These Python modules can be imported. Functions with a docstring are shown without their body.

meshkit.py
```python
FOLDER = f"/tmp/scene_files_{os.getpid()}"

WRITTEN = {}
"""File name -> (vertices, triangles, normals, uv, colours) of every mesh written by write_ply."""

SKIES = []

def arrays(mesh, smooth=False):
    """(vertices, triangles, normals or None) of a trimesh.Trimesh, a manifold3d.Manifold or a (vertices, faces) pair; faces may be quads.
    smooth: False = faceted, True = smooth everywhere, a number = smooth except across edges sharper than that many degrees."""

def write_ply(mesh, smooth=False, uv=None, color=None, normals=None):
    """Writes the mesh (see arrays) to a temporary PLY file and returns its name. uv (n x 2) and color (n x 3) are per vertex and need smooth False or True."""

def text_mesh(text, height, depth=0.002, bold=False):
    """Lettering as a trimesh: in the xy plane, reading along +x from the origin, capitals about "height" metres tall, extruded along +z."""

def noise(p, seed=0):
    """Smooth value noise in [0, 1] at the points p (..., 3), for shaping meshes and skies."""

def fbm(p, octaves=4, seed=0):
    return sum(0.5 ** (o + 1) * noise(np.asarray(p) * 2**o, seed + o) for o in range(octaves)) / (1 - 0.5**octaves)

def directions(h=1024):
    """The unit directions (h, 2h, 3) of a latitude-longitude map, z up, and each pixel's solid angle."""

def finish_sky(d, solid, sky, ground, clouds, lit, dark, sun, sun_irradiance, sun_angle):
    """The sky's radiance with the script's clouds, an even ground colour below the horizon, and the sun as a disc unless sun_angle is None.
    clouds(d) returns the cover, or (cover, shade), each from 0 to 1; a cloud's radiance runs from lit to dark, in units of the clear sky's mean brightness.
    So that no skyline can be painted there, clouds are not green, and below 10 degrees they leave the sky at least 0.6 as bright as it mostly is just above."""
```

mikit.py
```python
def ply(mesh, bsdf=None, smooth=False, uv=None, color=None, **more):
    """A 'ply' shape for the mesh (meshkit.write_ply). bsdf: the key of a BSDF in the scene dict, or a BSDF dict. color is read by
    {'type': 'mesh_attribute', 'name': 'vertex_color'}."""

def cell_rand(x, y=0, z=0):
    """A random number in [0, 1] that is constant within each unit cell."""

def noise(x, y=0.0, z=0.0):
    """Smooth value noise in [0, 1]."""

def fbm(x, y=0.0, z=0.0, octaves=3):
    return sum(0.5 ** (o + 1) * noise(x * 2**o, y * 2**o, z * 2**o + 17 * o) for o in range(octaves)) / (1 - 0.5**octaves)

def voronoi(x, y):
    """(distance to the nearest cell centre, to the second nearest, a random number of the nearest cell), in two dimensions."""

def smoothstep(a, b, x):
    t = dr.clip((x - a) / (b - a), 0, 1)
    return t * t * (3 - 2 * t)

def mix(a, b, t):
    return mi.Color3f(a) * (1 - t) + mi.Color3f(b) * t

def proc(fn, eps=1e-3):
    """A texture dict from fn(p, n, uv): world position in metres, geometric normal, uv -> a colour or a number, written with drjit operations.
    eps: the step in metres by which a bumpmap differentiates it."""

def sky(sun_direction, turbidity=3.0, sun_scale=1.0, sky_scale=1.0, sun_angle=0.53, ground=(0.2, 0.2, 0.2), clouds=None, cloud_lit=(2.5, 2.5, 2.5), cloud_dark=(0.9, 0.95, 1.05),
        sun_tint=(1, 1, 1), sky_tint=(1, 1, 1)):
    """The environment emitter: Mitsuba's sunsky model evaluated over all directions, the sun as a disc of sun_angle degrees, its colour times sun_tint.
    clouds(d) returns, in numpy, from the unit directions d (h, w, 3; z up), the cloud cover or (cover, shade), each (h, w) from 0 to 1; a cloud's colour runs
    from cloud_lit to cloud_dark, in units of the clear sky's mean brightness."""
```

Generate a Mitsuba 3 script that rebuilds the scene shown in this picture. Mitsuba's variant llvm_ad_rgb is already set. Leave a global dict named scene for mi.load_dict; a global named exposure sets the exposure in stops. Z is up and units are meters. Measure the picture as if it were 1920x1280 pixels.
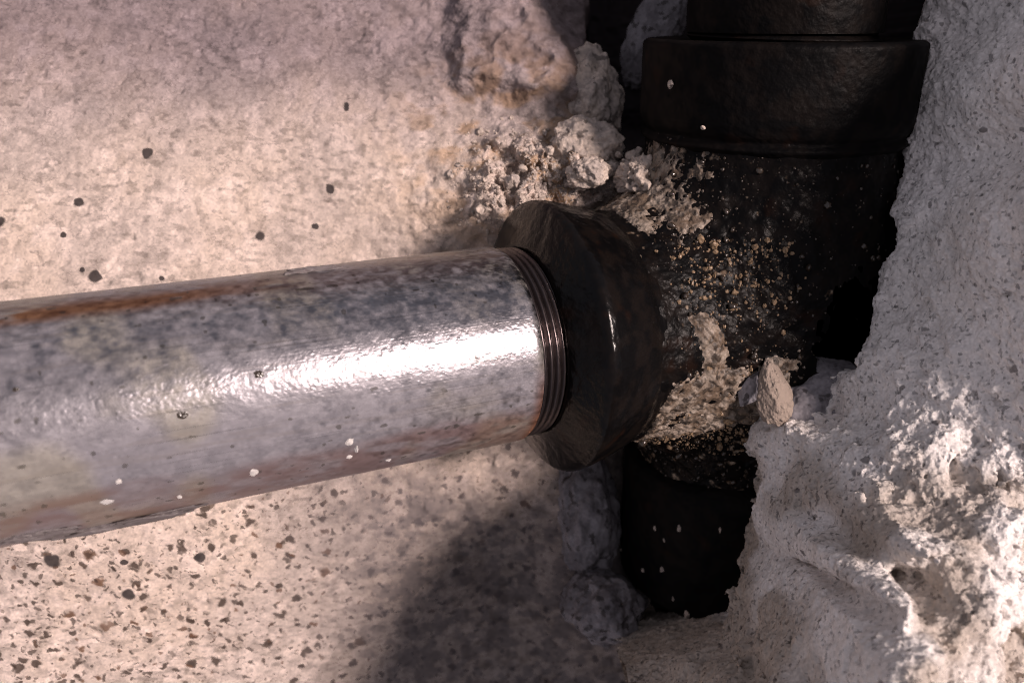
import math, numpy as np, trimesh, mitsuba as mi, drjit as dr, mikit
from meshkit import noise as nz, fbm
from scipy.interpolate import RBFInterpolator
from scipy.spatial import cKDTree
from mikit import proc, mix, smoothstep

# ------------------------------------------------------------------ camera, sky, exposure
MM = 0.001
H = 0.200                      # the lens is 200 mm above z = 0 and looks straight down into the opening
F = 1663.0                     # focal length in pixels of the 1920 x 1280 photograph
T = mi.ScalarTransform4f
SUN = (0.68, 0.09, 0.73)
scene = {
    'type': 'scene',
    'camera': {'type': 'thinlens', 'fov': 2 * math.degrees(math.atan(960 / F)), 'fov_axis': 'x',
               'aperture_radius': 0.00055, 'focus_distance': 0.113, 'near_clip': 0.005, 'far_clip': 20.0,
               'to_world': T().look_at(origin=[0, 0, H], target=[0, 0, 0], up=[0, 1, 0])},
    'sky': mikit.sky(SUN, turbidity=3, sun_scale=0.95, sky_scale=0.85, sun_angle=11.0, sun_tint=(0.96, 0.96, 1.20), sky_tint=(1.1, 1.0, .95),
                     clouds=lambda d: 0.85 * np.ones(d.shape[:2]), cloud_lit=(1.10, 1.0, 1.07), cloud_dark=(1.0, .95, 1.0)),
}
exposure = 2.0
labels = {}
rng = np.random.default_rng(7)

# ------------------------------------------------------------------ helpers (millimetres; x right, y up, d = depth below the lens)
def at(px, py, d):
    return np.array([(px - 960) / F * d, (640 - py) / F * d, d])

def world(p):
    p = np.asarray(p, float)
    return np.stack([p[..., 0], p[..., 1], H / MM - p[..., 2]], -1) * MM

def add(key, v, f, bsdf, smooth=True, **more):
    """v in (x, y, depth) millimetres; faces wound so that they face out in that left-handed frame after the flip."""
    scene[key] = mikit.ply((world(v), f), bsdf, smooth=smooth, **more)

def tag(key, label, category=None, group=None, kind=None):
    labels[key] = {k: w for k, w in (('label', label), ('category', category), ('group', group), ('kind', kind)) if w}

def numbered(name):
    k, i = name, 0
    while k in scene or any(q.startswith(k + '__') for q in scene):
        i += 1
        k = f'{name}_{i:03d}'
    return k

def sfbm(p, octaves=4, seed=0):
    return fbm(p, octaves, seed) * 2 - 1

def shatter(p, spacing, seed, tilt=.5, step=.3, edge=.12):
    """broken-stone relief: random tilted facets with steps between them, in units of the spacing"""
    r2 = np.random.default_rng(seed)
    lo, hi = p.min(0) - spacing * 2, p.max(0) + spacing * 2
    n = np.ceil((hi - lo) / spacing).astype(int)
    g = np.stack(np.meshgrid(*[np.arange(k) for k in n], indexing='ij'), -1).reshape(-1, 3)
    c = lo + (g + r2.uniform(0, 1, g.shape)) * spacing
    gr, a = r2.normal(size=c.shape) * tilt, r2.uniform(-1, 1, len(c)) * step
    d, i = cKDTree(c).query(p, k=2)
    d, val = d / spacing, [a[i[:, k]] + ((p - c[i[:, k]]) / spacing * gr[i[:, k]]).sum(1) for k in (0, 1)]
    w = np.clip(.5 + (d[:, 1] - d[:, 0]) / edge * .5, .5, 1)
    return (val[0] * w + val[1] * (1 - w)) * spacing

def fix(v, f):
    """orient a closed mesh outward in world space"""
    m = trimesh.Trimesh(world(v), f, process=False)
    return f if m.volume > 0 else f[:, ::-1]

def surface_nets(val, origin, h):
    """smooth iso-surface (value 0, negative inside) of a regular grid"""
    s = val < 0
    nx, ny, nzz = val.shape
    c = np.zeros((nx - 1, ny - 1, nzz - 1), np.int8)
    for a in (0, 1):
        for b in (0, 1):
            for e in (0, 1):
                c += s[a:nx - 1 + a, b:ny - 1 + b, e:nzz - 1 + e]
    act = (c > 0) & (c < 8)
    idx = -np.ones(act.shape, np.int64)
    cells = np.argwhere(act)
    idx[act] = np.arange(len(cells))
    acc, cnt = np.zeros((len(cells), 3)), np.zeros(len(cells))
    corners = [(a, b, e) for a in (0, 1) for b in (0, 1) for e in (0, 1)]
    g = {k: val[cells[:, 0] + k[0], cells[:, 1] + k[1], cells[:, 2] + k[2]] for k in corners}
    for k in corners:
        for ax in range(3):
            if k[ax] == 0:
                q = list(k); q[ax] = 1; q = tuple(q)
                m = (g[k] < 0) != (g[q] < 0)
                t = np.where(m, g[k] / np.where(m, g[k] - g[q], 1), 0)
                p = np.tile(np.array(k, float), (len(cells), 1)); p[:, ax] = t
                acc[m] += p[m]; cnt += m
    v = (cells + acc / cnt[:, None]) * h + origin
    quads = []
    for ax in range(3):
        sl0 = [slice(None)] * 3; sl1 = [slice(None)] * 3
        sl0[ax] = slice(0, -1); sl1[ax] = slice(1, None)
        e = s[tuple(sl0)] != s[tuple(sl1)]
        pos = np.argwhere(e)
        o1, o2 = (ax + 1) % 3, (ax + 2) % 3
        ok = (pos[:, o1] > 0) & (pos[:, o2] > 0) & (pos[:, o1] < val.shape[o1] - 1) & (pos[:, o2] < val.shape[o2] - 1)
        pos = pos[ok]
        ins = s[pos[:, 0], pos[:, 1], pos[:, 2]]
        def cell(da, db):
            q = pos.copy(); q[:, o1] -= da; q[:, o2] -= db
            return idx[q[:, 0], q[:, 1], q[:, 2]]
        qd = np.stack([cell(1, 1), cell(0, 1), cell(0, 0), cell(1, 0)], 1)
        qd[~ins] = qd[~ins][:, ::-1]
        quads.append(qd)
    q = np.vstack(quads)
    q = q[:, ::-1]            # (x, y, depth) is left-handed in the world
    return v, np.vstack([q[:, [0, 1, 2]], q[:, [0, 2, 3]]])

def vnormals(v, f):
    n = np.zeros_like(v)
    c = np.cross(v[f[:, 1]] - v[f[:, 0]], v[f[:, 2]] - v[f[:, 0]])
    for k in range(3):
        np.add.at(n, f[:, k], c)
    return -n / np.maximum(np.linalg.norm(n, axis=1, keepdims=True), 1e-12)    # outward in (x, y, depth)

def subdivide(v, f):
    return trimesh.remesh.subdivide(v, f)

def grid_faces(n, m, wrap=False):
    i, j = np.meshgrid(np.arange(n - 1), np.arange(m if wrap else m - 1), indexing='ij')
    a = i * m + j; b = i * m + (j + 1) % m; c = (i + 1) * m + (j + 1) % m; e = (i + 1) * m + j
    q = np.stack([a, b, c, e], -1).reshape(-1, 4)
    return np.vstack([q[:, [0, 1, 2]], q[:, [0, 2, 3]]])

def smin(a, b, k):
    h = np.clip(0.5 + 0.5 * (b - a) / k, 0, 1)
    return b + (a - b) * h - k * h * (1 - h)

def smax(a, b, k):
    return -smin(-a, -b, k)

# ------------------------------------------------------------------ materials (procedural; p in metres)
def col(*c):
    return mi.Color3f(*c)

def mm(p, s):
    k = 1.0 / (MM * s)
    return p.x * k, p.y * k, p.z * k

SPOTS = [(268, 283, 11), (152, 381, 9), (18, 421, 10), (473, 437, 10), (192, 520, 11), (130, 445, 6), (606, 342, 8), (170, 508, 5),
         (372, 1047, 11), (130, 1035, 14), (5, 1050, 18), (245, 1112, 12), (247, 1045, 5), (520, 700, 1), (305, 522, 4), (636, 180, 7), (575, 415, 7)]

def wall_colour(p, n, uv):
    x, y, z = mm(p, 1.0)
    big = mikit.fbm(x / 14, y / 14, z / 14, 3)
    mid = mikit.fbm(x / 2.6 + 9, y / 2.6, z / 2.6, 3)
    grain = mikit.noise(x / .22, y / .22, z / .22)
    c = mix((.53, .435, .37), (.44, .37, .33), smoothstep(.35, .65, big))
    c = mix(c, (.66, .55, .49), smoothstep(.45, .7, mid) * .6)
    c = c * (1 - .2 * smoothstep(.5, .7, mikit.fbm(x / 1.4 + 50, y / 1.4, z / 1.4, 3)))
    c = c * (0.80 + 0.40 * grain)
    # rusty, sandy scrape marks next to the fitting
    near = smoothstep(26, 8, dr.sqrt(dr.square(x - 2) + dr.square((y - 30) * 1.1)))
    c = mix(c, (.42, .27, .15), near * smoothstep(.42, .66, mikit.fbm(x / 3.5, y / 2.2 + 40, z / 4, 3)) * .7)
    # fine crazing and pitting all over
    fine = mikit.fbm(x / .9, y / .55, 2.2, 3)
    c = c * (1 - .34 * smoothstep(.5, .72, fine) * (.45 + .55 * smoothstep(.35, .65, mikit.noise(x / 6, y / 6, 8.))))
    cr = dr.abs(mikit.fbm(x / 3.1, y / 1.7 + 21, .5, 4) - .5)
    c = mix(c, (.15, .12, .11), smoothstep(.016, .0, cr) * .5 * smoothstep(.55, .68, mikit.noise(x / 2.2 + 7, y / 1.8, 4.)))
    c = mix(c, (.035, .03, .03), smoothstep(13.2, 14.6, x + .8 * (mikit.noise(y / 2, z / 2, 5.) - .5)) * smoothstep(24, 29, y) * .95)    # darkness of the deep gap, painted into the wall colour
    # bluish grey band high on the wall: staining plus painted light fall-off
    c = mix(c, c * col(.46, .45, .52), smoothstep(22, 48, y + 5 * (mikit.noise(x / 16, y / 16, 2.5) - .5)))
    # black mould: sparse above the pipe, dense below it
    low = smoothstep(-4, -16, y)
    wx = (mikit.fbm(x / .8, y / .8, 1., 2) - .5) * 1.1
    wy = (mikit.fbm(x / .8, y / .8, 9., 2) - .5) * 1.1
    dense_ = smoothstep(-8, -62, x) * smoothstep(-14, -30, y)
    for cell, share, r0, dark, oy in ((2.6, .38, .76, .9, 0.), (1.35, .32, .46, .8, 31.3), (.62, .24, .22, .65, 77.7)):
        d1, d2, w = mikit.voronoi((x + wx) / cell + oy, (y + wy) / cell)
        keep = smoothstep(.0, .06, share * (.55 + .75 * dense_) * low + .012 - w)
        rr = r0 / cell * (.45 + .75 * mikit.noise(w * 91., 0., 0.))
        k = smoothstep(rr * 1.2, rr * .6, d1) * keep
        c = mix(c, mix((.05, .036, .03), (.12, .065, .04), smoothstep(.55, .8, mikit.noise(w * 57., 3., 0.))), k * dark)
    dirt_and_shade = smoothstep(-16, -32, y + .35 * x + 6 * (mikit.fbm(x / 5, y / 5, 6., 3) - .5)) * smoothstep(-42, -18, x)  # mould staining, with the bottom-centre shadow painted in as well
    dirt_and_shade = dr.maximum(dirt_and_shade, smoothstep(-9, -2, x) * smoothstep(-10, -16, y) * .7)
    c = mix(c, (.09, .08, .085), dirt_and_shade * (.6 + .25 * smoothstep(.35, .65, mikit.fbm(x / 1.6, y / 1.6, 4., 4))))
    wob = (mikit.noise(x / .7, y / .7, 2.) - .5) * 0.5
    for px, py, r in SPOTS:
        q = at(px, py, 129.0)
        d = dr.sqrt(dr.square(x - q[0]) + dr.square(y - q[1]))
        rr = r / F * 129.0
        c = mix(c, (.04, .034, .034), smoothstep(rr * 1.15, rr * .75, d + wob) * .95)
    return c

def rock_colour(p, n, uv):
    x, y, z = mm(p, 1.0)
    big = mikit.fbm(x / 11, y / 11, z / 11, 3)
    grain = mikit.noise(x / .25, y / .25, z / .25)
    mid = mikit.fbm(x / 1.5, y / 1.5, z / 1.5, 3)
    c = mix((.76, .72, .695), (.66, .625, .60), smoothstep(.35, .65, big))
    c = mix(c, (.27, .21, .155), smoothstep(.4, .65, mikit.fbm(x / 9 + 30, y / 9, z / 9, 2) + .5 * smoothstep(36, 24, x) * smoothstep(-20, -36, y)) * smoothstep(0, -25, y) * .7)
    c = c * (0.72 + .36 * grain + .24 * mid)
    s = mikit.fbm(x / .75, y / .75, z / .75 + 11, 2)
    c = mix(c, (.06, .05, .05), smoothstep(.72, .79, s) * .6)
    s2 = mikit.fbm(x / 2.2 + 7, y / 1.6, z / 2.2, 3)
    c = mix(c, (.12, .105, .105), smoothstep(.74, .80, s2) * .75)
    s3 = mikit.fbm(x / .42 + 3, y / .42, z / .42 + 1, 2)
    c = c * (1 - .5 * smoothstep(.6, .8, s3))
    return c

def lump_colour(p, n, uv):
    x, y, z = mm(p, 1.0)
    c = mix((.50, .42, .36), (.36, .31, .28), smoothstep(.35, .65, mikit.fbm(x / 3, y / 3, z / 3, 3)))
    c = c * (.7 + .5 * mikit.noise(x / .3, y / .3, z / .3))
    return mix(c, (.07, .06, .055), smoothstep(.66, .74, mikit.fbm(x / .9, y / .9, z / .9, 2)) * .7)

def grey_shaded_colour(p, n, uv):  # darker, bluer copy of the lump mortar, shade painted into its colour
    x, y, z = mm(p, 1.0)
    c = mix((.25, .235, .25), (.15, .14, .15), smoothstep(.35, .65, mikit.fbm(x / 3, y / 3, z / 3, 3)))
    c = c * (.7 + .5 * mikit.noise(x / .3, y / .3, z / .3))
    return mix(c, (.05, .045, .045), smoothstep(.60, .70, mikit.fbm(x / 1.2, y / 1.2, z / 1.2, 3)) * .8)

def grain_bump(p, n, uv):
    x, y, z = mm(p, 1.0)
    return mikit.fbm(x / .55, y / .55, z / .55, 3) + .6 * mikit.noise(x / 1.6, y / 1.6, z / 1.6)

# the pipe's frame
B = np.array([57.3, 9.1, 24.5]); B /= np.linalg.norm(B)                  # along the branch, away from the left end
U = np.array([0.0, .9375, -.348]); U -= B * (U @ B); U /= np.linalg.norm(U)   # up the run of the tee
Wv = np.cross(B, U)
if Wv[2] > 0: Wv = -Wv                                                     # towards the lens
P0 = np.array([-1.4, -0.34, 121.6])                                        # where the thread begins
O = P0 + 43.3 * B                                                          # centre of the tee
R = 13.35

BU = np.cross(np.array([0, 0, 1.0]), B); BU /= np.linalg.norm(BU)
if BU[1] < 0: BU = -BU
BW = np.cross(B, BU)
if BW[2] > 0: BW = -BW

def pipe_axes(p):
    """s along the pipe, a = around (-1..1 up), c = towards the lens, for shader points"""
    x, y, d = p.x / MM - P0[0], p.y / MM - P0[1], (H - p.z) / MM - P0[2]
    dot = lambda v: x * float(v[0]) + y * float(v[1]) + d * float(v[2])
    return dot(B), dot(BU), dot(BW)

def zinc_colour(p, n, uv):
    s, a, c = pipe_axes(p)
    mott = mikit.fbm(s / 1.6, a / 1.3, c / 1.3, 4)
    c0 = mix((.19, .183, .197), (.25, .24, .255), smoothstep(.3, .7, mott))
    c0 = c0 * (.88 + .24 * mikit.noise(s / .35, a / .35, c / .35))
    fib = mikit.fbm(s / 9, a / .7, c / .7, 3)
    c0 = mix(c0, (.20, .185, .185), smoothstep(.55, .74, fib) * .5)
    scr = mikit.noise(s / 14, a / .13, c / .13)
    c0 = c0 * (1 - .35 * smoothstep(.72, .95, scr))
    # rust streak along the top of the outer end, dim brown reflection painted along the underside
    rs = smoothstep(1.6, .2, dr.abs(a - 10.9 + .6 * (mikit.noise(s / 5, 0., 0.) - .5))) * smoothstep(-22, -42, s)
    c0 = mix(c0, (.16, .075, .035), rs * smoothstep(.3, .5, mikit.fbm(s / 6, a / .9, 2., 3)) * .95)
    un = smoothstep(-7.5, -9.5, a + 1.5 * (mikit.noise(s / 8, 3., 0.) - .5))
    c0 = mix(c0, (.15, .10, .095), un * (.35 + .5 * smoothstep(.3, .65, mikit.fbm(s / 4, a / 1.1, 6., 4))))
    sp = mikit.fbm(s / .9, a / .9, c / .9 + 5, 2)
    c0 = mix(c0, (.06, .055, .05), smoothstep(.75, .82, sp) * .7)
    c0 = mix(c0, (.12, .045, .02), smoothstep(-2.0, -.2, s) * smoothstep(-2, -8, a) * .8)
    return c0

def zinc_oxide(p, n, uv):
    """0 = bare zinc, 1 = dull white oxide"""
    s, a, c = pipe_axes(p)
    m = mikit.fbm(s / .9, a / .8, c / .8, 4)
    dull = .14 + .30 * smoothstep(-14, -42, s) + .62 * smoothstep(2, -5, a)
    return dr.clip(dull + (m - .5) * 1.5, 0, .88)

def oxide_colour(p, n, uv):
    s, a, c = pipe_axes(p)
    v = zinc_colour(p, n, uv)
    warm = smoothstep(.45, .65, mikit.fbm(s / 7, a / 7, 9., 2))
    return v * mix((.86, .85, .87), (.95, .91, .76), warm)

def zinc_rough(p, n, uv):
    s, a, c = pipe_axes(p)
    return .18 + .22 * mikit.fbm(s / 1.2, a / 1.2, c / 1.2, 3)

def zinc_bump(p, n, uv):
    s, a, c = pipe_axes(p)
    return mikit.fbm(s / .4, a / .35, c / .35, 2) + .5 * mikit.fbm(s / 3, a / 1.2, c / 1.2, 2) + .15 * mikit.noise(s / 14, a / .13, c / .13)

def tar_colour(p, n, uv):
    x, y, z = mm(p, 1.0)
    m = mikit.fbm(x / 2, y / 2, z / 2, 3)
    c = mix((.0025, .0023, .0025), (.006, .0045, .004), smoothstep(.4, .65, m))
    r = mikit.fbm(x / 3.3 + 4, y / 3.3, z / 3.3, 3)
    return mix(c, (.016, .007, .004), smoothstep(.62, .78, r) * .5)

def tar_rough(p, n, uv):
    x, y, z = mm(p, 1.0)
    return .40 + .3 * mikit.fbm(x / 1.1, y / 1.1, z / 1.1, 3)

def tar_bump(p, n, uv):
    x, y, z = mm(p, 1.0)
    return mikit.fbm(x / .6, y / .6, z / .6, 3) + mikit.noise(x / 1.5, y / 1.5, z / 1.5)

def body_colour(p, n, uv):
    """greasy black casting with sandy mortar smeared over the neck"""
    x, y, z = mm(p, 1.0)
    s, a, c = pipe_axes(p)
    base = tar_colour(p, n, uv)
    g = mikit.fbm(x / 1.1, y / 1.1, z / 1.1, 4)
    up = smoothstep(6, 13, a) * smoothstep(30, 23, s)
    dn = smoothstep(-4, -10, a) * smoothstep(38, 30, s)
    k0 = smoothstep(13, 17, s)
    mid = smoothstep(17, 24, s) * .12
    k = k0 * dr.clip(dr.maximum(dr.maximum(up * .35, dn * .35), mid * smoothstep(42, 34, s)), 0, 1)
    sand = mix((.10, .062, .035), (.31, .25, .19), smoothstep(.25, .7, mikit.fbm(x / .55, y / .55, z / .55, 3)))
    return mix(base, sand, smoothstep(.74 - .40 * k, .94 - .44 * k, g))

def body_rough(p, n, uv):
    return .3 + .0 * p.x

def two(b):
    return {'type': 'twosided', 'bsdf': b}

def bump(b, fn, scale, eps=5e-5):
    return {'type': 'bumpmap', 'arbitrary': proc(fn, eps=eps), 'scale': scale, 'bsdf': b}

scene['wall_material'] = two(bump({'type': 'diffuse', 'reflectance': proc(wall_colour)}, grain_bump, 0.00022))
scene['rock_material'] = two(bump({'type': 'diffuse', 'reflectance': proc(rock_colour)}, grain_bump, 0.00034))
scene['lump_material'] = two(bump({'type': 'diffuse', 'reflectance': proc(lump_colour)}, grain_bump, 0.0003))
scene['grey_shaded_material'] = two(bump({'type': 'diffuse', 'reflectance': proc(grey_shaded_colour)}, grain_bump, 0.0003))
scene['chip_material'] = two(bump({'type': 'diffuse', 'reflectance': {'type': 'rgb', 'value': [.27, .22, .185]}}, grain_bump, 0.0005))
def crust_colour(p, n, uv):
    x, y, z = mm(p, 1.0)
    c = mix((.25, .205, .165), (.105, .075, .052), smoothstep(.35, .65, mikit.fbm(x / 1.6, y / 1.6, z / 1.6, 3)))
    c = c * (.65 + .6 * mikit.noise(x / .28, y / .28, z / .28))
    return mix(c, (.03, .022, .016), smoothstep(.52, .64, mikit.fbm(x / .8 + 7, y / .8, z / .8, 3)) * .85)

scene['crust_material'] = two(bump({'type': 'principled', 'base_color': proc(crust_colour), 'roughness': 0.55, 'specular': 0.4}, grain_bump, 0.0003))
scene['zinc_material'] = two(bump({'type': 'blendbsdf', 'weight': proc(zinc_oxide),
    'a': {'type': 'principled', 'base_color': proc(zinc_colour), 'metallic': 1.0, 'roughness': proc(zinc_rough)},
    'b': {'type': 'principled', 'base_color': proc(oxide_colour), 'metallic': 0.0, 'roughness': 0.5, 'specular': 0.5}}, zinc_bump, 0.000038))
scene['thread_material'] = two({'type': 'principled', 'base_color': {'type': 'rgb', 'value': [.065, .052, .052]}, 'metallic': 0.85, 'roughness': 0.3})
scene['tar_material'] = two(bump({'type': 'principled', 'base_color': proc(tar_colour), 'roughness': proc(tar_rough), 'specular': 0.06}, tar_bump, 0.00016))
scene['collar_material'] = two(bump({'type': 'principled', 'base_color': proc(tar_colour), 'roughness': 0.2, 'specular': 0.15}, tar_bump, 0.00007))
scene['body_material'] = two(bump({'type': 'principled', 'base_color': proc(body_colour), 'roughness': 0.38, 'specular': 0.08}, tar_bump, 0.00014))
scene['grit_material'] = two({'type': 'principled', 'base_color': {'type': 'rgb', 'value': [.20, .135, .08]}, 'roughness': 0.4})
scene['dark_grit_material'] = two({'type': 'principled', 'base_color': {'type': 'rgb', 'value': [.03, .022, .016]}, 'roughness': 0.2, 'specular': 0.7})
scene['paint_material'] = two({'type': 'principled', 'base_color': {'type': 'rgb', 'value': [.50, .47, .45]}, 'roughness': 0.5})
scene['scale_material'] = two({'type': 'principled', 'base_color': {'type': 'rgb', 'value': [.42, .40, .39]}, 'roughness': 0.5})
scene['mud_material'] = two(bump({'type': 'principled', 'base_color': {'type': 'rgb', 'value': [.10, .085, .085]}, 'roughness': 0.6}, grain_bump, 0.0002))

# ------------------------------------------------------------------ the wall behind: smooth concrete at the left, a pocket behind the fitting
CW = [(-500, 100, 128), (-500, 640, 122), (-500, 1180, 122), (0, 0, 133), (0, 300, 128), (0, 640, 124), (0, 1000, 122), (0, 1280, 129),
      (350, 0, 136), (350, 300, 131), (350, 640, 129), (350, 1000, 128), (350, 1280, 138),
      (650, 0, 138), (650, 300, 134), (650, 640, 140), (650, 950, 136), (650, 1280, 150),
      (770, 0, 138), (770, 150, 137), (820, 40, 138), (865, 130, 138), (960, 20, 138), (960, 140, 138), (1060, 130, 139),
      (960, 200, 137), (860, 210, 137), (860, 320, 134.5), (960, 290, 134), (1040, 220, 137), (1040, 320, 132), (960, 375, 132), (880, 430, 136), (880, 640, 148),
      (1140, 330, 133), (1210, 350, 138), (1150, 60, 160), (1160, 190, 158), (1250, 60, 160), (1230, 150, 158), (1450, 20, 166), (1680, 50, 150), (1720, 20, 146), (1850, 0, 146),
      (800, 870, 142), (950, 900, 148), (850, 1100, 154), (960, 1050, 160), (1000, 1270, 168), (1150, 640, 160), (1030, 900, 150), (1100, 950, 150), (1110, 1080, 150), (1180, 1000, 158),
      (1400, 600, 166), (1500, 900, 166), (1500, 1200, 170), (2000, 640, 166), (2300, 100, 160), (2300, 1200, 166), (500, -500, 140), (1500, -500, 160), (500, 1800, 146), (1500, 1800, 170)]
cp = np.array([at(*c) for c in CW])
rbf = RBFInterpolator(cp[:, :2], cp[:, 2], kernel='thin_plate_spline', smoothing=0.4)
xs = np.concatenate([np.linspace(-400, -82, 30), np.arange(-80, 62, .3), np.linspace(64, 400, 30)])
ys = np.concatenate([np.linspace(-400, -72, 30), np.arange(-70, 66, .3), np.linspace(68, 400, 30)])
gx, gy = np.meshgrid(xs, ys, indexing='ij')
cx, cy = np.clip(gx, -110, 110), np.clip(gy, -95, 95)
coarse_x, coarse_y = np.linspace(-111, 111, 150), np.linspace(-96, 96, 130)
qx, qy = np.meshgrid(coarse_x, coarse_y, indexing='ij')
from scipy.interpolate import RegularGridInterpolator
dep = RegularGridInterpolator((coarse_x, coarse_y), rbf(np.stack([qx.ravel(), qy.ravel()], 1)).reshape(qx.shape))(np.stack([cx, cy], -1))
q3 = np.stack([gx, gy, gx * 0], -1)
rough = np.clip((gx + 24) / 20, 0, 1)                      # the broken side is rougher
dep += sfbm(q3 / 9, 4, 1) * (.45 + 1.2 * rough) + sfbm(q3 / 1.6, 3, 2) * (.17 + .38 * rough)
# a raised block of old mortar high up, with a scraped edge, falling off into the dark gap beside the fitting
wob = sfbm(q3 / 3.5, 3, 6) * 1.3
bx = np.minimum(np.minimum((gx + 9.2 + wob) / 3.5, (12.6 - gx + wob) / 1.2), (gy - 38.5 + .12 * gx + wob) / 2.6)
dep -= np.clip(bx + .5, 0, 1) ** 1.3 * (2.6 + sfbm(q3 / 5, 3, 8) * 1.4)
dep += np.clip((gx - 12.8 + wob) / 1.5, 0, 1) * np.clip((gy - 30) / 6, 0, 1) * 18
crest = np.clip((gx + 8) / 6, 0, 1) * np.clip((26 - gx) / 4, 0, 1) * np.clip((gy - 17) / 4, 0, 1) * np.clip((33 - gy) / 5, 0, 1)
mk = crest > 0
wq = q3[mk]; wq = wq + np.stack([sfbm(wq / 2 + k * 31, 3, 35 + k) for k in range(3)], -1) * .8
dep[mk] += crest[mk] * (shatter(wq, 4.2, 36, .45, .35) * .8 + shatter(wq, 1.8, 37, .5, .4) * .8 + sfbm(wq / 1.2, 3, 38) * .5 - 1.0)
ridge = 1 - np.abs(sfbm(q3 / 4.5, 3, 5))
dep -= rough * ridge ** 3 * .9
dep += np.clip(fbm(q3 / 1.1, 3, 9) - .66, 0, .1) * 2.2
wv = np.stack([gx, gy, dep], -1).reshape(-1, 3)
add('wall', wv, grid_faces(len(xs), len(ys)), 'wall_material')
tag('wall', 'pale pinkish concrete wall spotted with black mould behind the pipe', kind='structure')

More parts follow.
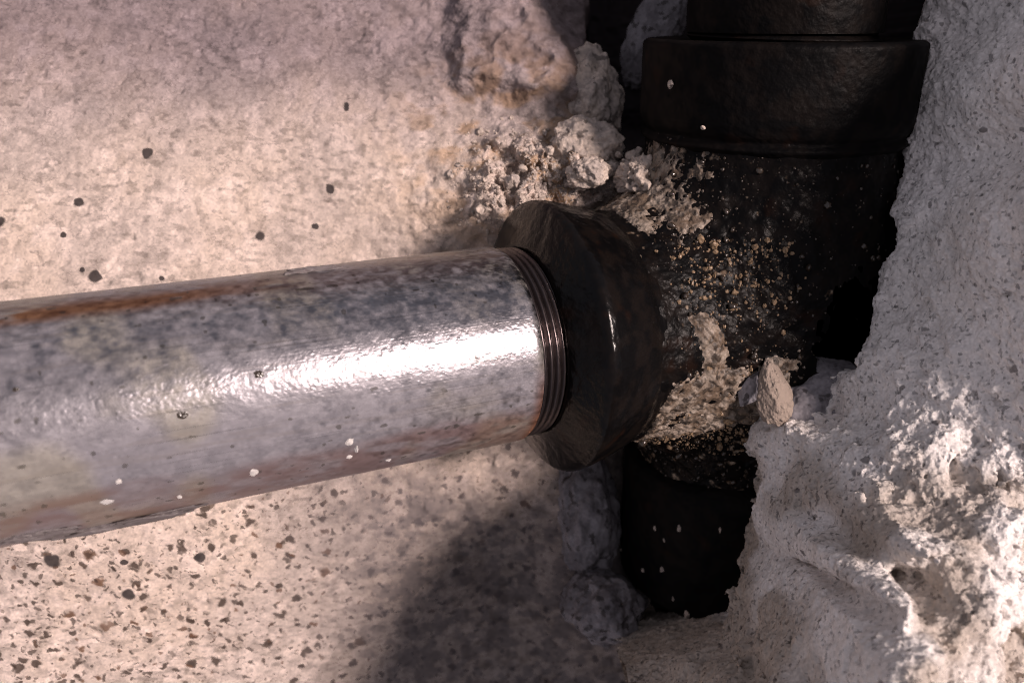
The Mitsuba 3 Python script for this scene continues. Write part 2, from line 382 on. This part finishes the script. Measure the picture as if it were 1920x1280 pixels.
# ------------------------------------------------------------------ the broken masonry at the right: a solid cut out of a field, undercut along its edge
CB = [(1720, 40, 121), (1690, 200, 119), (1680, 400, 118), (1640, 560, 117), (1600, 700, 115), (1800, 60, 115), (1790, 300, 112.5), (1770, 560, 109), (1900, 60, 107), (1900, 300, 105), (1900, 600, 101),
      (2100, 60, 89), (2100, 300, 88), (2100, 600, 91), (2500, 0, 76), (2500, 300, 78), (2500, 600, 83), (1720, -300, 118), (2100, -300, 95), (2600, -400, 84),  # unseen crest past the frame, raised to shade the fitting
      (1500, 700, 124), (1560, 760, 118), (1430, 790, 122), (1480, 820, 116), (1600, 830, 111), (1720, 800, 107), (1430, 900, 121), (1500, 900, 114), (1545, 940, 108), (1590, 925, 106), (1680, 865, 105),
      (1450, 1050, 117), (1530, 1050, 110), (1560, 1010, 107), (1600, 990, 105), (1650, 1040, 102), (1720, 960, 102), (1800, 900, 102), (1900, 900, 101), (1880, 1000, 98), (1800, 1010, 95), (1740, 1080, 90), (1650, 1120, 89.5), (1620, 1200, 89),
      (1690, 1150, 87.5), (1640, 1280, 86), (1560, 1180, 97), (1560, 1270, 95), (1450, 1180, 108), (1400, 1270, 104), (1250, 1240, 125), (1210, 1290, 123), (1120, 1210, 132), (1300, 1185, 122),
      (1800, 1150, 91), (1900, 1100, 95), (1900, 1250, 95), (1750, 1270, 89.5), (2200, 1000, 103), (2200, 1280, 102), (2600, 900, 100), (2600, 1300, 99), (1300, 1500, 104), (1700, 1600, 80), (2400, 1700, 80)]
cp = np.array([at(*c) for c in CB])
rbf_b = RBFInterpolator(cp[:, :2], cp[:, 2], kernel='thin_plate_spline', smoothing=0.15)
EDGE = [(1740, -400, 120), (1738, -20, 121), (1722, 40, 121), (1703, 105, 120), (1690, 200, 119), (1682, 300, 118), (1682, 400, 117), (1668, 470, 116), (1640, 540, 115), (1628, 580, 115), (1610, 640, 114), (1592, 705, 113),
        (1545, 725, 117), (1450, 755, 121), (1402, 795, 121), (1395, 840, 121), (1416, 890, 121), (1418, 940, 120), (1396, 1000, 120), (1388, 1080, 120), (1388, 1140, 120), (1362, 1205, 121), (1250, 1240, 124),
        (1085, 1250, 132), (1120, 1265, 128), (1185, 1290, 124), (1260, 1400, 118), (1300, 1600, 115)]
ep = np.array([at(*c) for c in EDGE])
h = .6
ox = np.array([16.0, -78.0, 66.0]); nn = np.array([int(92 / h), int(176 / h), int(92 / h)])
X = ox[0] + np.arange(nn[0]) * h; Y = ox[1] + np.arange(nn[1]) * h; D = ox[2] + np.arange(nn[2]) * h
qx, qy = np.meshgrid(X[::3], Y[::3], indexing='ij')
hb = RegularGridInterpolator((X[::3], Y[::3]), rbf_b(np.stack([qx.ravel(), qy.ravel()], 1)).reshape(qx.shape), bounds_error=False, fill_value=None)
fx, fy = np.meshgrid(X, Y, indexing='ij')
hB = hb(np.stack([fx, fy], -1))
o = np.argsort(ep[:, 1])
eX = np.interp(Y, ep[o, 1], ep[o, 0]); eD = np.interp(Y, ep[o, 1], ep[o, 2])
f1 = (hB[:, :, None] - D[None, None, :]) * .75                               # in front of the face: outside
under = np.where(Y > -4, .75, .30)
f2 = (eX[None, :, None] + under[None, :, None] * np.maximum(D[None, None, :] - eD[None, :, None], -30) * (D[None, None, :] > eD[None, :, None]) - X[:, None, None])
f2 = np.broadcast_to(f2, f1.shape)
val = smax(f1, f2, 1.6)
band = np.abs(val) < 4.5
ii = np.argwhere(band)
pts = ii * h + ox
lowmask = np.clip((-4 - pts[:, 1]) / 12, 0, 1)
nn_ = sfbm(pts / 7, 4, 11) * (1.0 - .25 * lowmask) + sfbm(pts / 1.9, 3, 12) * (.42 + .05 * lowmask)
nn_ += (1 - np.abs(sfbm(pts / 5.5, 3, 13))) ** 4 * .3 - .1
warp = pts + np.stack([sfbm(pts / 3 + k * 31, 3, 15 + k) for k in range(3)], -1) * 1.2
nn_ += shatter(warp, 7.0, 16) * (.25 + .08 * lowmask) + shatter(warp, 2.6, 17) * (.30 + .12 * lowmask) + shatter(warp, 1.5, 18) * (.25 + .15 * lowmask)
val[band] += nn_
val[-1, :, :] = 1; val[:, 0, :] = 1; val[:, -1, :] = 1; val[:, :, -1] = 1
v, f = surface_nets(val, ox, h)
v, f = subdivide(v, f)
n = vnormals(v, f)
pit = np.clip(fbm(v / 1.3, 3, 23) - .60, 0, 1) * 4
v = v + n * (sfbm(v / .9, 3, 21) * .22 + sfbm(v / .45, 2, 22) * .16 + np.abs(sfbm(v / .7, 2, 24)) * .25 - pit * .9)[:, None]
print('rock', len(f))
add('broken_wall', v, f, 'rock_material')
tag('broken_wall', 'rough grey broken masonry edge along the right of the hole', kind='structure')
# ------------------------------------------------------------------ the galvanised pipe
def sweep(profile_s, rad, K, centre=P0, b=B, u=U, w=Wv):
    """rad(s, theta) around an axis"""
    th = np.arange(K) * 2 * np.pi / K
    S, TH = np.meshgrid(profile_s, th, indexing='ij')
    r = rad(S, TH)
    v = centre + S[..., None] * b + r[..., None] * (np.cos(TH)[..., None] * u + np.sin(TH)[..., None] * w)
    v = v.reshape(-1, 3)
    f = grid_faces(len(profile_s), K, True)
    ctr = centre + b * np.mean(profile_s)
    k = len(f) // 2
    fv = world(v[f[k]]); nrm = np.cross(fv[1] - fv[0], fv[2] - fv[0])
    mid = v[f[k]].mean(0); rad_dir = mid - centre - b * ((mid - centre) @ b)
    if nrm @ (rad_dir * [1, 1, -1]) < 0: f = f[:, ::-1]
    return v, f

def lathe(prof, K, centre, axis, u, w):
    """closed ring profile (s, r) around an axis"""
    prof = np.asarray(prof, float)
    th = np.arange(K) * 2 * np.pi / K
    v = centre + prof[:, None, 0, None] * axis + prof[:, None, 1, None] * (np.cos(th)[None, :, None] * u + np.sin(th)[None, :, None] * w)
    P = len(prof)
    v = np.vstack([v.reshape(-1, 3), v.reshape(P, K, 3)[0]])
    f = grid_faces(P + 1, K, True)
    f = np.where(f >= P * K, f - P * K, f)
    v = v[:P * K]
    return v, fix(v, f)

s_list = np.arange(-118, 0.2, .5)
def barrel_r(S, TH):
    q = np.stack([S, R * np.cos(TH), R * np.sin(TH)], -1)
    return R + sfbm(q / 6, 3, 41) * .06 + sfbm(q / 1.1, 3, 42) * .012 - .25 * np.clip((S + .35) / .35, 0, 1)
v, f = sweep(s_list, barrel_r, 260)
add('galvanised_pipe__barrel', v, f, 'zinc_material')
v, f = sweep(np.array([-118, -117.9, -100.0]), lambda S, TH: np.where(S < -117.95, R, 10.5), 96)
add('galvanised_pipe__bore', v, f, 'thread_material', smooth=30)
def thread_r(S, TH):
    ph = (S / .95 - TH / (2 * np.pi)) % 1.0
    tooth = np.abs(ph - .5) * 2
    q = np.stack([S, R * np.cos(TH), R * np.sin(TH)], -1)
    return 12.55 - .06 * S + .55 * np.clip(tooth * 1.3, 0, 1) * np.clip((4.0 - S) / 1.0, .08, 1) + sfbm(q / .8, 2, 43) * .05
v, f = sweep(np.arange(-.1, 3.6, .05), thread_r, 240)
add('galvanised_pipe__thread', v, f, 'thread_material')
v, f = sweep(np.arange(3.5, 11, .05), thread_r, 240)
add('galvanised_pipe__greased_thread', v, f, 'collar_material')
tag('galvanised_pipe', 'dull grey galvanised pipe running in from the left with a bright glint', 'pipe')
labels['galvanised_pipe__thread'] = {'label': 'dark oily screw thread at the end of the pipe'}

def rock(centre, radii, seed, sub=4, amp=.25, freq=1.0, rot=None, facet=0.0, taper=0.0):
    m = trimesh.creation.icosphere(subdivisions=sub)
    d = np.array(m.vertices)
    k = 1 + amp * sfbm(d * 1.1 * freq + seed * 3.7, 4, seed) + amp * .35 * sfbm(d * 4 * freq + seed, 3, seed + 1)
    if facet:
        r2 = np.random.default_rng(seed)
        for _ in range(11):
            a = r2.normal(size=3); a /= np.linalg.norm(a)
            c = r2.uniform(1 - facet, 1 - facet * .3)
            dp = (d * k[:, None]) @ a
            k = np.where(dp > c, k * c / np.maximum(dp, 1e-6), k)
    v = d * k[:, None]
    v[:, 0] *= 1 - taper * v[:, 1]
    v = v * np.asarray(radii)
    if rot is not None:
        v = v @ trimesh.transformations.euler_matrix(*rot)[:3, :3].T
    v = v + centre
    return v, fix(v, np.array(m.faces))

def on_pipe(px, py):
    """the point of the pipe's skin seen at a pixel, and its normal"""
    ray = at(px, py, 1.0)
    oc = -P0
    a = ray - B * (ray @ B); c = oc - B * (oc @ B)
    A2, B2, C2 = a @ a, 2 * a @ c, c @ c - R * R
    t = (-B2 - math.sqrt(max(B2 * B2 - 4 * A2 * C2, 0))) / (2 * A2)
    p = ray * t
    nrm = (p - P0) - B * ((p - P0) @ B)
    return p, nrm / np.linalg.norm(nrm)

def blob_on_pipe(px, py, ra, rb, thick, seed):
    p, nrm = on_pipe(px, py)
    t2 = np.cross(nrm, B)
    v, f = rock(np.zeros(3), (1, 1, 1), seed, 4, .7)
    v = p + v[:, 0:1] * ra * B + v[:, 1:2] * rb * t2 + v[:, 2:3] * thick * nrm
    return v, fix(v, f)

for i, (px, py, ra, rb, m) in enumerate([(476, 884, .38, .62, 'paint_material'), (655, 828, .45, .5, 'paint_material'), (655, 856, .35, .3, 'paint_material'), (728, 861, .3, .15, 'scale_material'), (668, 842, .2, .5, 'scale_material'),
                                         (200, 940, .6, .35, 'scale_material'), (337, 930, .25, .25, 'paint_material'), (222, 902, .3, .3, 'paint_material')]):
    v, f = blob_on_pipe(px, py, ra, rb, .22, 60 + i)
    add(numbered('galvanised_pipe__paint_fleck'), v, f, m)
for i, (px, py, ra) in enumerate([(486, 702, .5), (342, 780, .55), (30, 730, .3)]):
    v, f = blob_on_pipe(px, py, ra, ra * .7, .12, 80 + i)
    add(numbered('galvanised_pipe__dirt_speck'), v, f, 'dark_grit_material')
for i, (px, py, ra, rb) in enumerate([(290, 965, 5.5, 1.3), (160, 992, 4.5, 1.0), (60, 1003, 4, .8), (585, 508, 3.5, .5)]):
    v, f = blob_on_pipe(px, py, ra, rb, .6, 90 + i)
    add(numbered('galvanised_pipe__mud_crust'), v, f, 'mud_material')

# ------------------------------------------------------------------ the tee fitting
h2 = .45
lo, hi = np.array([-39.0, -37, -20]), np.array([20.0, 37, 20])
n3 = np.ceil((hi - lo) / h2).astype(int)
A, C, E = (lo[k] + np.arange(n3[k]) * h2 for k in range(3))
A, C, E = np.meshgrid(A, C, E, indexing='ij')
run = np.sqrt(A ** 2 + E ** 2) - (17.2 + .9 * np.clip((C - 4) / 10, 0, 1))
run = smax(run, np.abs(C) - 35.5, 1.0)
neck = np.sqrt(C ** 2 + E ** 2) - 16.4
neck = smax(neck, A - 2, 1.0); neck = smax(neck, np.where(A < -24, 13.9 - np.sqrt(C ** 2 + E ** 2), -5), .5); neck = smax(neck, -36 - A, 1.0)
val = smin(run, neck, 13.0)
loc = np.stack([A, C, E], -1)
bd = np.abs(val) < 3
pl = loc[bd]
sandy = np.clip((-12 - pl[:, 0]) / -1 / 30, 0, 1)
val[bd] += sfbm(pl / 5, 3, 51) * .5 + sfbm(pl / 1.4, 3, 52) * .28 * (.5 + np.clip((pl[:, 0] + 32) / 20, 0, 1))
v, f = surface_nets(val, lo, h2)
v = O + v[:, 0:1] * B + v[:, 1:2] * U + v[:, 2:3] * Wv
f = fix(v, f)
v, f = subdivide(v, f)
nb = vnormals(v, f)
v = v + nb * (sfbm(v / .6, 3, 53) * .10)[:, None]
body_v, body_n, body_f = v, nb, f
add('tee_fitting__body', v, f, 'body_material')

def collar(s0, s1, r_out, r_in, r_body, taper=0):
    """bead of the socket from its mouth s0 to its back s1"""
    return [(s0 + 1.6, r_in - .5), (s0 + .6, r_in - .1), (s0 + .1, r_in + .4), (s0, r_in + .9), (s0 - .15, r_out - .9), (s0 + .02, r_out - .45), (s0 + .25, r_out - .12), (s0 + .6, r_out), (s0 + 1.0, r_out - .05), (s1 - 2.5, r_out - .9 * taper), (s1 - 1.2, r_out - .35 - taper), (s1 - .3, r_out - 1.0 - taper), (s1 + .6, r_body + .4),
            (s1 + 1.5, r_body - .6), (s1 + 1.2, r_in - 1), (s0 + 4, r_in - 1.5)]
def dense(prof, step=.35):
    prof = np.array(prof); out = []
    for a, b in zip(prof, np.roll(prof, -1, 0)):
        k = max(1, int(np.linalg.norm(b - a) / step))
        out += [a + (b - a) * t / k for t in range(k)]
    return np.array(out)
def add_collar(key, prof, centre, axis, u, w, m):
    v, f = lathe(dense(prof), 260, centre, axis, u, w)
    nv = vnormals(v, f)
    v = v + nv * (sfbm(v / 4, 3, 55) * .13 + sfbm(v / .9, 3, 56) * .06)[:, None]
    add(key, v, f, m)
add_collar('tee_fitting__branch_collar', [(7.0, 12.2), (3.6, 12.5), (3.3, 12.9), (3.5, 13.5), (5.75, 18.2), (6.0, 18.65), (6.35, 18.95), (6.8, 19.0), (7.4, 18.95), (13.1, 17.5), (14.4, 17.0), (15.3, 16.5), (16.2, 16.4), (17.1, 15.6), (16.8, 12.5)], P0, B, U, Wv, 'collar_material')
add_collar('tee_fitting__top_collar', [(s, r) for s, r in collar(-39.0, -26.5, 19.3, 13.6, 18.6)], O, -U, B, Wv, 'tar_material')
add_collar('tee_fitting__bottom_collar', [(s, r) for s, r in collar(-47.0, -24, 19.2, 13.6, 16.6)], O, U, B, Wv, 'tar_material')
# mortar crust smeared on the neck: a shell of its own thickness lying on the casting
rel = body_v - P0
cs, ca, cc = rel @ B, rel @ BU, rel @ BW
up_z = np.clip((ca - 7) / 5, 0, 1) * np.clip((31 - cs) / 7, 0, 1) * np.clip((cs - 15.5) / 1.5, 0, 1)
dn_z = np.clip((-3.5 - ca) / 5, 0, 1) * np.clip((40 - cs) / 7, 0, 1) * np.clip((cs - 15.5) / 1.5, 0, 1) * np.clip((ca + 19) / 3, 0, 1)
streak = np.exp(-((cs - 21.5 + .25 * ca) / 2.6) ** 2) * np.clip((1.0 - ca) / 2, 0, 1) * np.clip((ca + 14) / 4, 0, 1)
zone = np.maximum(np.maximum(up_z * .86, dn_z * .9), streak * 1.25)
th = (zone - 1.02 + (fbm(body_v / 3.2, 3, 71)) * .62 + (fbm(body_v / 1.0, 3, 72) - .5) * .55 + (fbm(body_v / .45, 2, 73) - .5) * .4) * 1.25 - .05
th = np.where(zone > 0, np.clip(th, -.6, 1.1), -.6)
keep = (th > -.45)[body_f].any(1)
cm = trimesh.Trimesh(body_v + body_n * th[:, None], body_f[keep], process=False); cm.remove_unreferenced_vertices()
add('tee_fitting__mortar_crust', np.array(cm.vertices), np.array(cm.faces), 'crust_material')
labels['tee_fitting__mortar_crust'] = {'label': 'sandy beige mortar smeared over the neck of the fitting'}
tag('tee_fitting', 'black oil soaked tee fitting with a thick collar where the pipe screws in', 'pipe fitting')
labels['tee_fitting__branch_collar'] = {'label': 'smooth dark brown collar around the pipe thread'}

# sand grains stuck in the grease of the neck
def grains(count, keep, size, seed):
    r2 = np.random.default_rng(seed)
    rel = body_v - P0
    s, a, c = rel @ B, rel @ U, rel @ Wv
    wgt = keep(s, a, c) * (body_n @ Wv > -.2)
    pick = r2.choice(len(body_v), count, p=wgt / wgt.sum())
    ico = trimesh.creation.icosphere(subdivisions=1)
    iv, jf = np.array(ico.vertices), np.array(ico.faces)
    vs, fs = [], []
    for k, i in enumerate(pick):
        r = size * r2.lognormal(-.15, .65)
        q = iv * (1 + r2.uniform(-.3, .3, (len(iv), 1))) * r * r2.uniform(.7, 1.3, 3)
        vs.append(body_v[i] + body_n[i] * r * .3 + q); fs.append(jf + k * len(iv))
    v, f = np.vstack(vs), np.vstack(fs)
    return v, fix(v, f)
def zone_sand(s, a, c):
    return np.clip((s - 17) / 6, 0, 1) * np.clip((36 - s + np.where(a < 0, 3, 0)) / 8, 0, 1) * (.2 + np.clip((np.abs(a + 1) - 4) / 6, 0, 1)) * (a > -17) * (a < 15)
def zone_all(s, a, c):
    return np.clip((s - 16) / 4, 0, 1) * (.3 + np.clip((46 - s) / 20, 0, 1))
v, f = grains(1300, zone_sand, .105, 5)
add('tee_fitting__sand', v, f, 'grit_material', smooth=False)
labels['tee_fitting__sand'] = {'label': 'sandy grit stuck in the grease', 'kind': 'stuff'}
v, f = grains(3000, zone_all, .11, 6)
add('tee_fitting__grease_beads', v, f, 'dark_grit_material', smooth=True)
labels['tee_fitting__grease_beads'] = {'label': 'shiny beads of black grease', 'kind': 'stuff'}

# pipes above and below the tee
def plain_pipe(key, s0, s1, axis, label):
    w2, u2 = Wv, B
    def rr(S, TH):
        q = np.stack([S, R * np.cos(TH), R * np.sin(TH)], -1)
        return R + sfbm(q / 5, 3, 61) * .2
    v, f = sweep(np.arange(s0, s1, .6), rr, 160, O, axis, u2, w2)
    add(key + '__barrel', v, f, 'tar_material')
    def tr(S, TH):
        ph = (S / 1.55 - TH / (2 * np.pi)) % 1.0
        return 12.5 + 1.7 * np.abs(ph - .5)
    v, f = sweep(np.arange(s0 - 7, s0 + .4, .12), tr, 160, O, axis, u2, w2)
    add(key + '__thread', v, f, 'tar_material')
    tag(key, label, 'pipe')
plain_pipe('upright_pipe', 40, 110, U, 'black tarry pipe leaving the top of the fitting at the upper edge of the photo')
plain_pipe('buried_pipe', 46, 64, -U, 'black pipe stub below the fitting sunk into the mortar')

# ------------------------------------------------------------------ loose mortar, chips and crumbs
def put(name, label, cat, px, py, d, radii, seed, m='lump_material', group=None, **kw):
    v, f = rock(at(px, py, d), radii, seed, **kw)
    k = numbered(name)
    add(k, v, f, m)
    tag(k, label, cat, group)

put('mortar_lump', 'pale bright mortar lump right above the top of the black collar', 'mortar lump', 1100, 327, 128.5, (3.2, 2.2, 3), 101, sub=5, amp=.5)
put('mortar_lump', 'spiky grey mortar lump at the corner between the collar and the upright fitting', 'mortar lump', 1205, 340, 127, (3.0, 3.2, 3), 102, sub=5, amp=.9, freq=1.3)
put('mortar_lump', 'tall grey mortar lump left of the dark gap beside the upright fitting', 'mortar lump', 1108, 190, 141, (4.8, 7.2, 5), 103, sub=5, amp=.5)
put('mortar_lump', 'rounded grey mortar lump behind the pale bright one above the collar', 'mortar lump', 1095, 275, 133, (5.4, 4.2, 4), 104, sub=5, amp=.5)
put('mortar_lump', 'flat bluish mortar patch wedged behind the upper left corner of the upright fitting', 'mortar lump', 1225, 70, 153, (4.6, 9.5, 3), 105, m='grey_shaded_material', sub=5, amp=.3, rot=(0, 0, -.4))
put('mortar_lump', 'bluish grey mortar mass left of the lower black stub', 'mortar lump', 1098, 970, 152, (6.0, 11.5, 7), 106, m='grey_shaded_material', sub=5, amp=.4)
put('mortar_lump', 'grey mortar mass below the crack at the lower left of the black stub', 'mortar lump', 1130, 1135, 147, (6.5, 6, 7), 107, m='grey_shaded_material', sub=5, amp=.4)
put('mortar_lump', 'dim bluish mortar mound in the gap between the fitting and the right hand masonry edge', 'mortar lump', 1530, 775, 125, (8.5, 8.2, 7), 120, sub=5, amp=.3, m='grey_shaded_material')
put('stone_chip', 'leaf shaped beige stone chip standing on the ledge right of the fitting', 'stone chip', 1448, 732, 118.2, (2.3, 4.7, 1.9), 108, sub=5, amp=.3, facet=.2, taper=.38, rot=(.1, 0, .15), m='chip_material')
put('stone_chip', 'dark grey stone chip leaning against the beige leaf shaped chip', 'stone chip', 1412, 722, 119.5, (2.0, 4.0, 2), 119, sub=5, amp=.4, facet=.5, rot=(0, .3, -.25), m='grey_shaded_material')
put('stone_chip', 'tall pinkish mortar flake smeared on the lower right of the fitting neck', 'stone chip', 1270, 700, 118.5, (1.6, 4.0, 1.2), 110, sub=5, amp=.5, facet=.3, rot=(0, 0, -.15))
r3 = np.random.default_rng(12)
for i in range(60):
    t = r3.uniform()
    px = 900 + 330 * t + r3.normal() * 12; py = 395 - 110 * math.sin(t * 2.2) + r3.normal() * 24 + 40 * t * t
    s = .42 * r3.lognormal(0, .5)
    put('mortar_crumb', 'small pale mortar crumb in the heap above the collar', 'mortar crumb', px, py, 130.5 + r3.normal() * .8, (s * r3.uniform(.8, 1.5), s, s), 200 + i, sub=3, amp=.6, facet=.4, rot=tuple(r3.uniform(0, 6, 3)), group='mortar crumbs heaped above the collar')
# loose grit in the heap, too fine to count
dep_at = RegularGridInterpolator((xs, ys), dep)
r4 = np.random.default_rng(33)
ico = trimesh.creation.icosphere(subdivisions=1); iv, jf = np.array(ico.vertices), np.array(ico.faces)
vs, fs = [], []
for k in range(2600):
    x, y = r4.normal(7, 8), r4.normal(24.5, 3.6)
    if not (-10 < x < 25 and y > 15): continue
    r = .13 * r4.lognormal(0, .5)
    vs.append(iv * (1 + r4.uniform(-.35, .35, (len(iv), 1))) * r * r4.uniform(.7, 1.3, 3) + [x, y, float(dep_at((x, y))) - r * .4]); fs.append(jf + len(vs) * len(iv) - len(iv))
v, f = np.vstack(vs), np.vstack(fs)
add('mortar_grit', v, fix(v, f), 'lump_material', smooth=False)
tag('mortar_grit', 'loose pale mortar grit lying in the heap above the collar', 'grit', kind='stuff')
# pale splashes on the black stub, on the upright fitting and a few stray crumbs
for i, (px, py, r) in enumerate([(1228, 990, .42), (1274, 990, .5), (1246, 1012, .3), (1350, 992, .3), (1206, 1068, .4), (1242, 1066, .42), (1262, 1122, .3), (1289, 1150, .6), (1165, 1030, .25)]):
    ray = at(px, py, 1.0); a = ray - U * (ray @ U); c = -O - U * (-O @ U)
    A2, B2, C2 = a @ a, 2 * a @ c, c @ c - 19.2 ** 2
    disc = B2 * B2 - 4 * A2 * C2
    if disc < 0: continue
    p = ray * ((-B2 - math.sqrt(disc)) / (2 * A2))
    v, f = rock(p, (r * .5 * (1 + i % 3 * .25), r * (.7 + i % 4 * .22), r * .3), 400 + i, 4, .9)
    add(numbered('tee_fitting__mortar_splash'), v, f, 'lump_material')
for i, (px, py, r, lab) in enumerate([(1258, 158, .62, 'single pale crumb stuck high on the left side of the black upright fitting'), (1318, 240, .35, 'tiny pale crumb stuck to the middle of the black upright fitting'), (1458, 492, .7, 'beige crumb stuck on the black fitting above the stone chips'), (1410, 635, .5, 'whitish crumb at the lower right end of the gritty neck')]):
    ray = at(px, py, 1.0); a = ray - U * (ray @ U); c = -O - U * (-O @ U)
    A2, B2, C2 = a @ a, 2 * a @ c, c @ c - (19.3 if py < 260 else 17.6) ** 2
    p = ray * ((-B2 - math.sqrt(max(B2 * B2 - 4 * A2 * C2, 0))) / (2 * A2))
    v, f = rock(p, (r, r * .9, r), 450 + i, 3, .5, facet=.3)
    k = numbered('mortar_crumb'); add(k, v, f, 'lump_material'); tag(k, lab, 'mortar crumb')
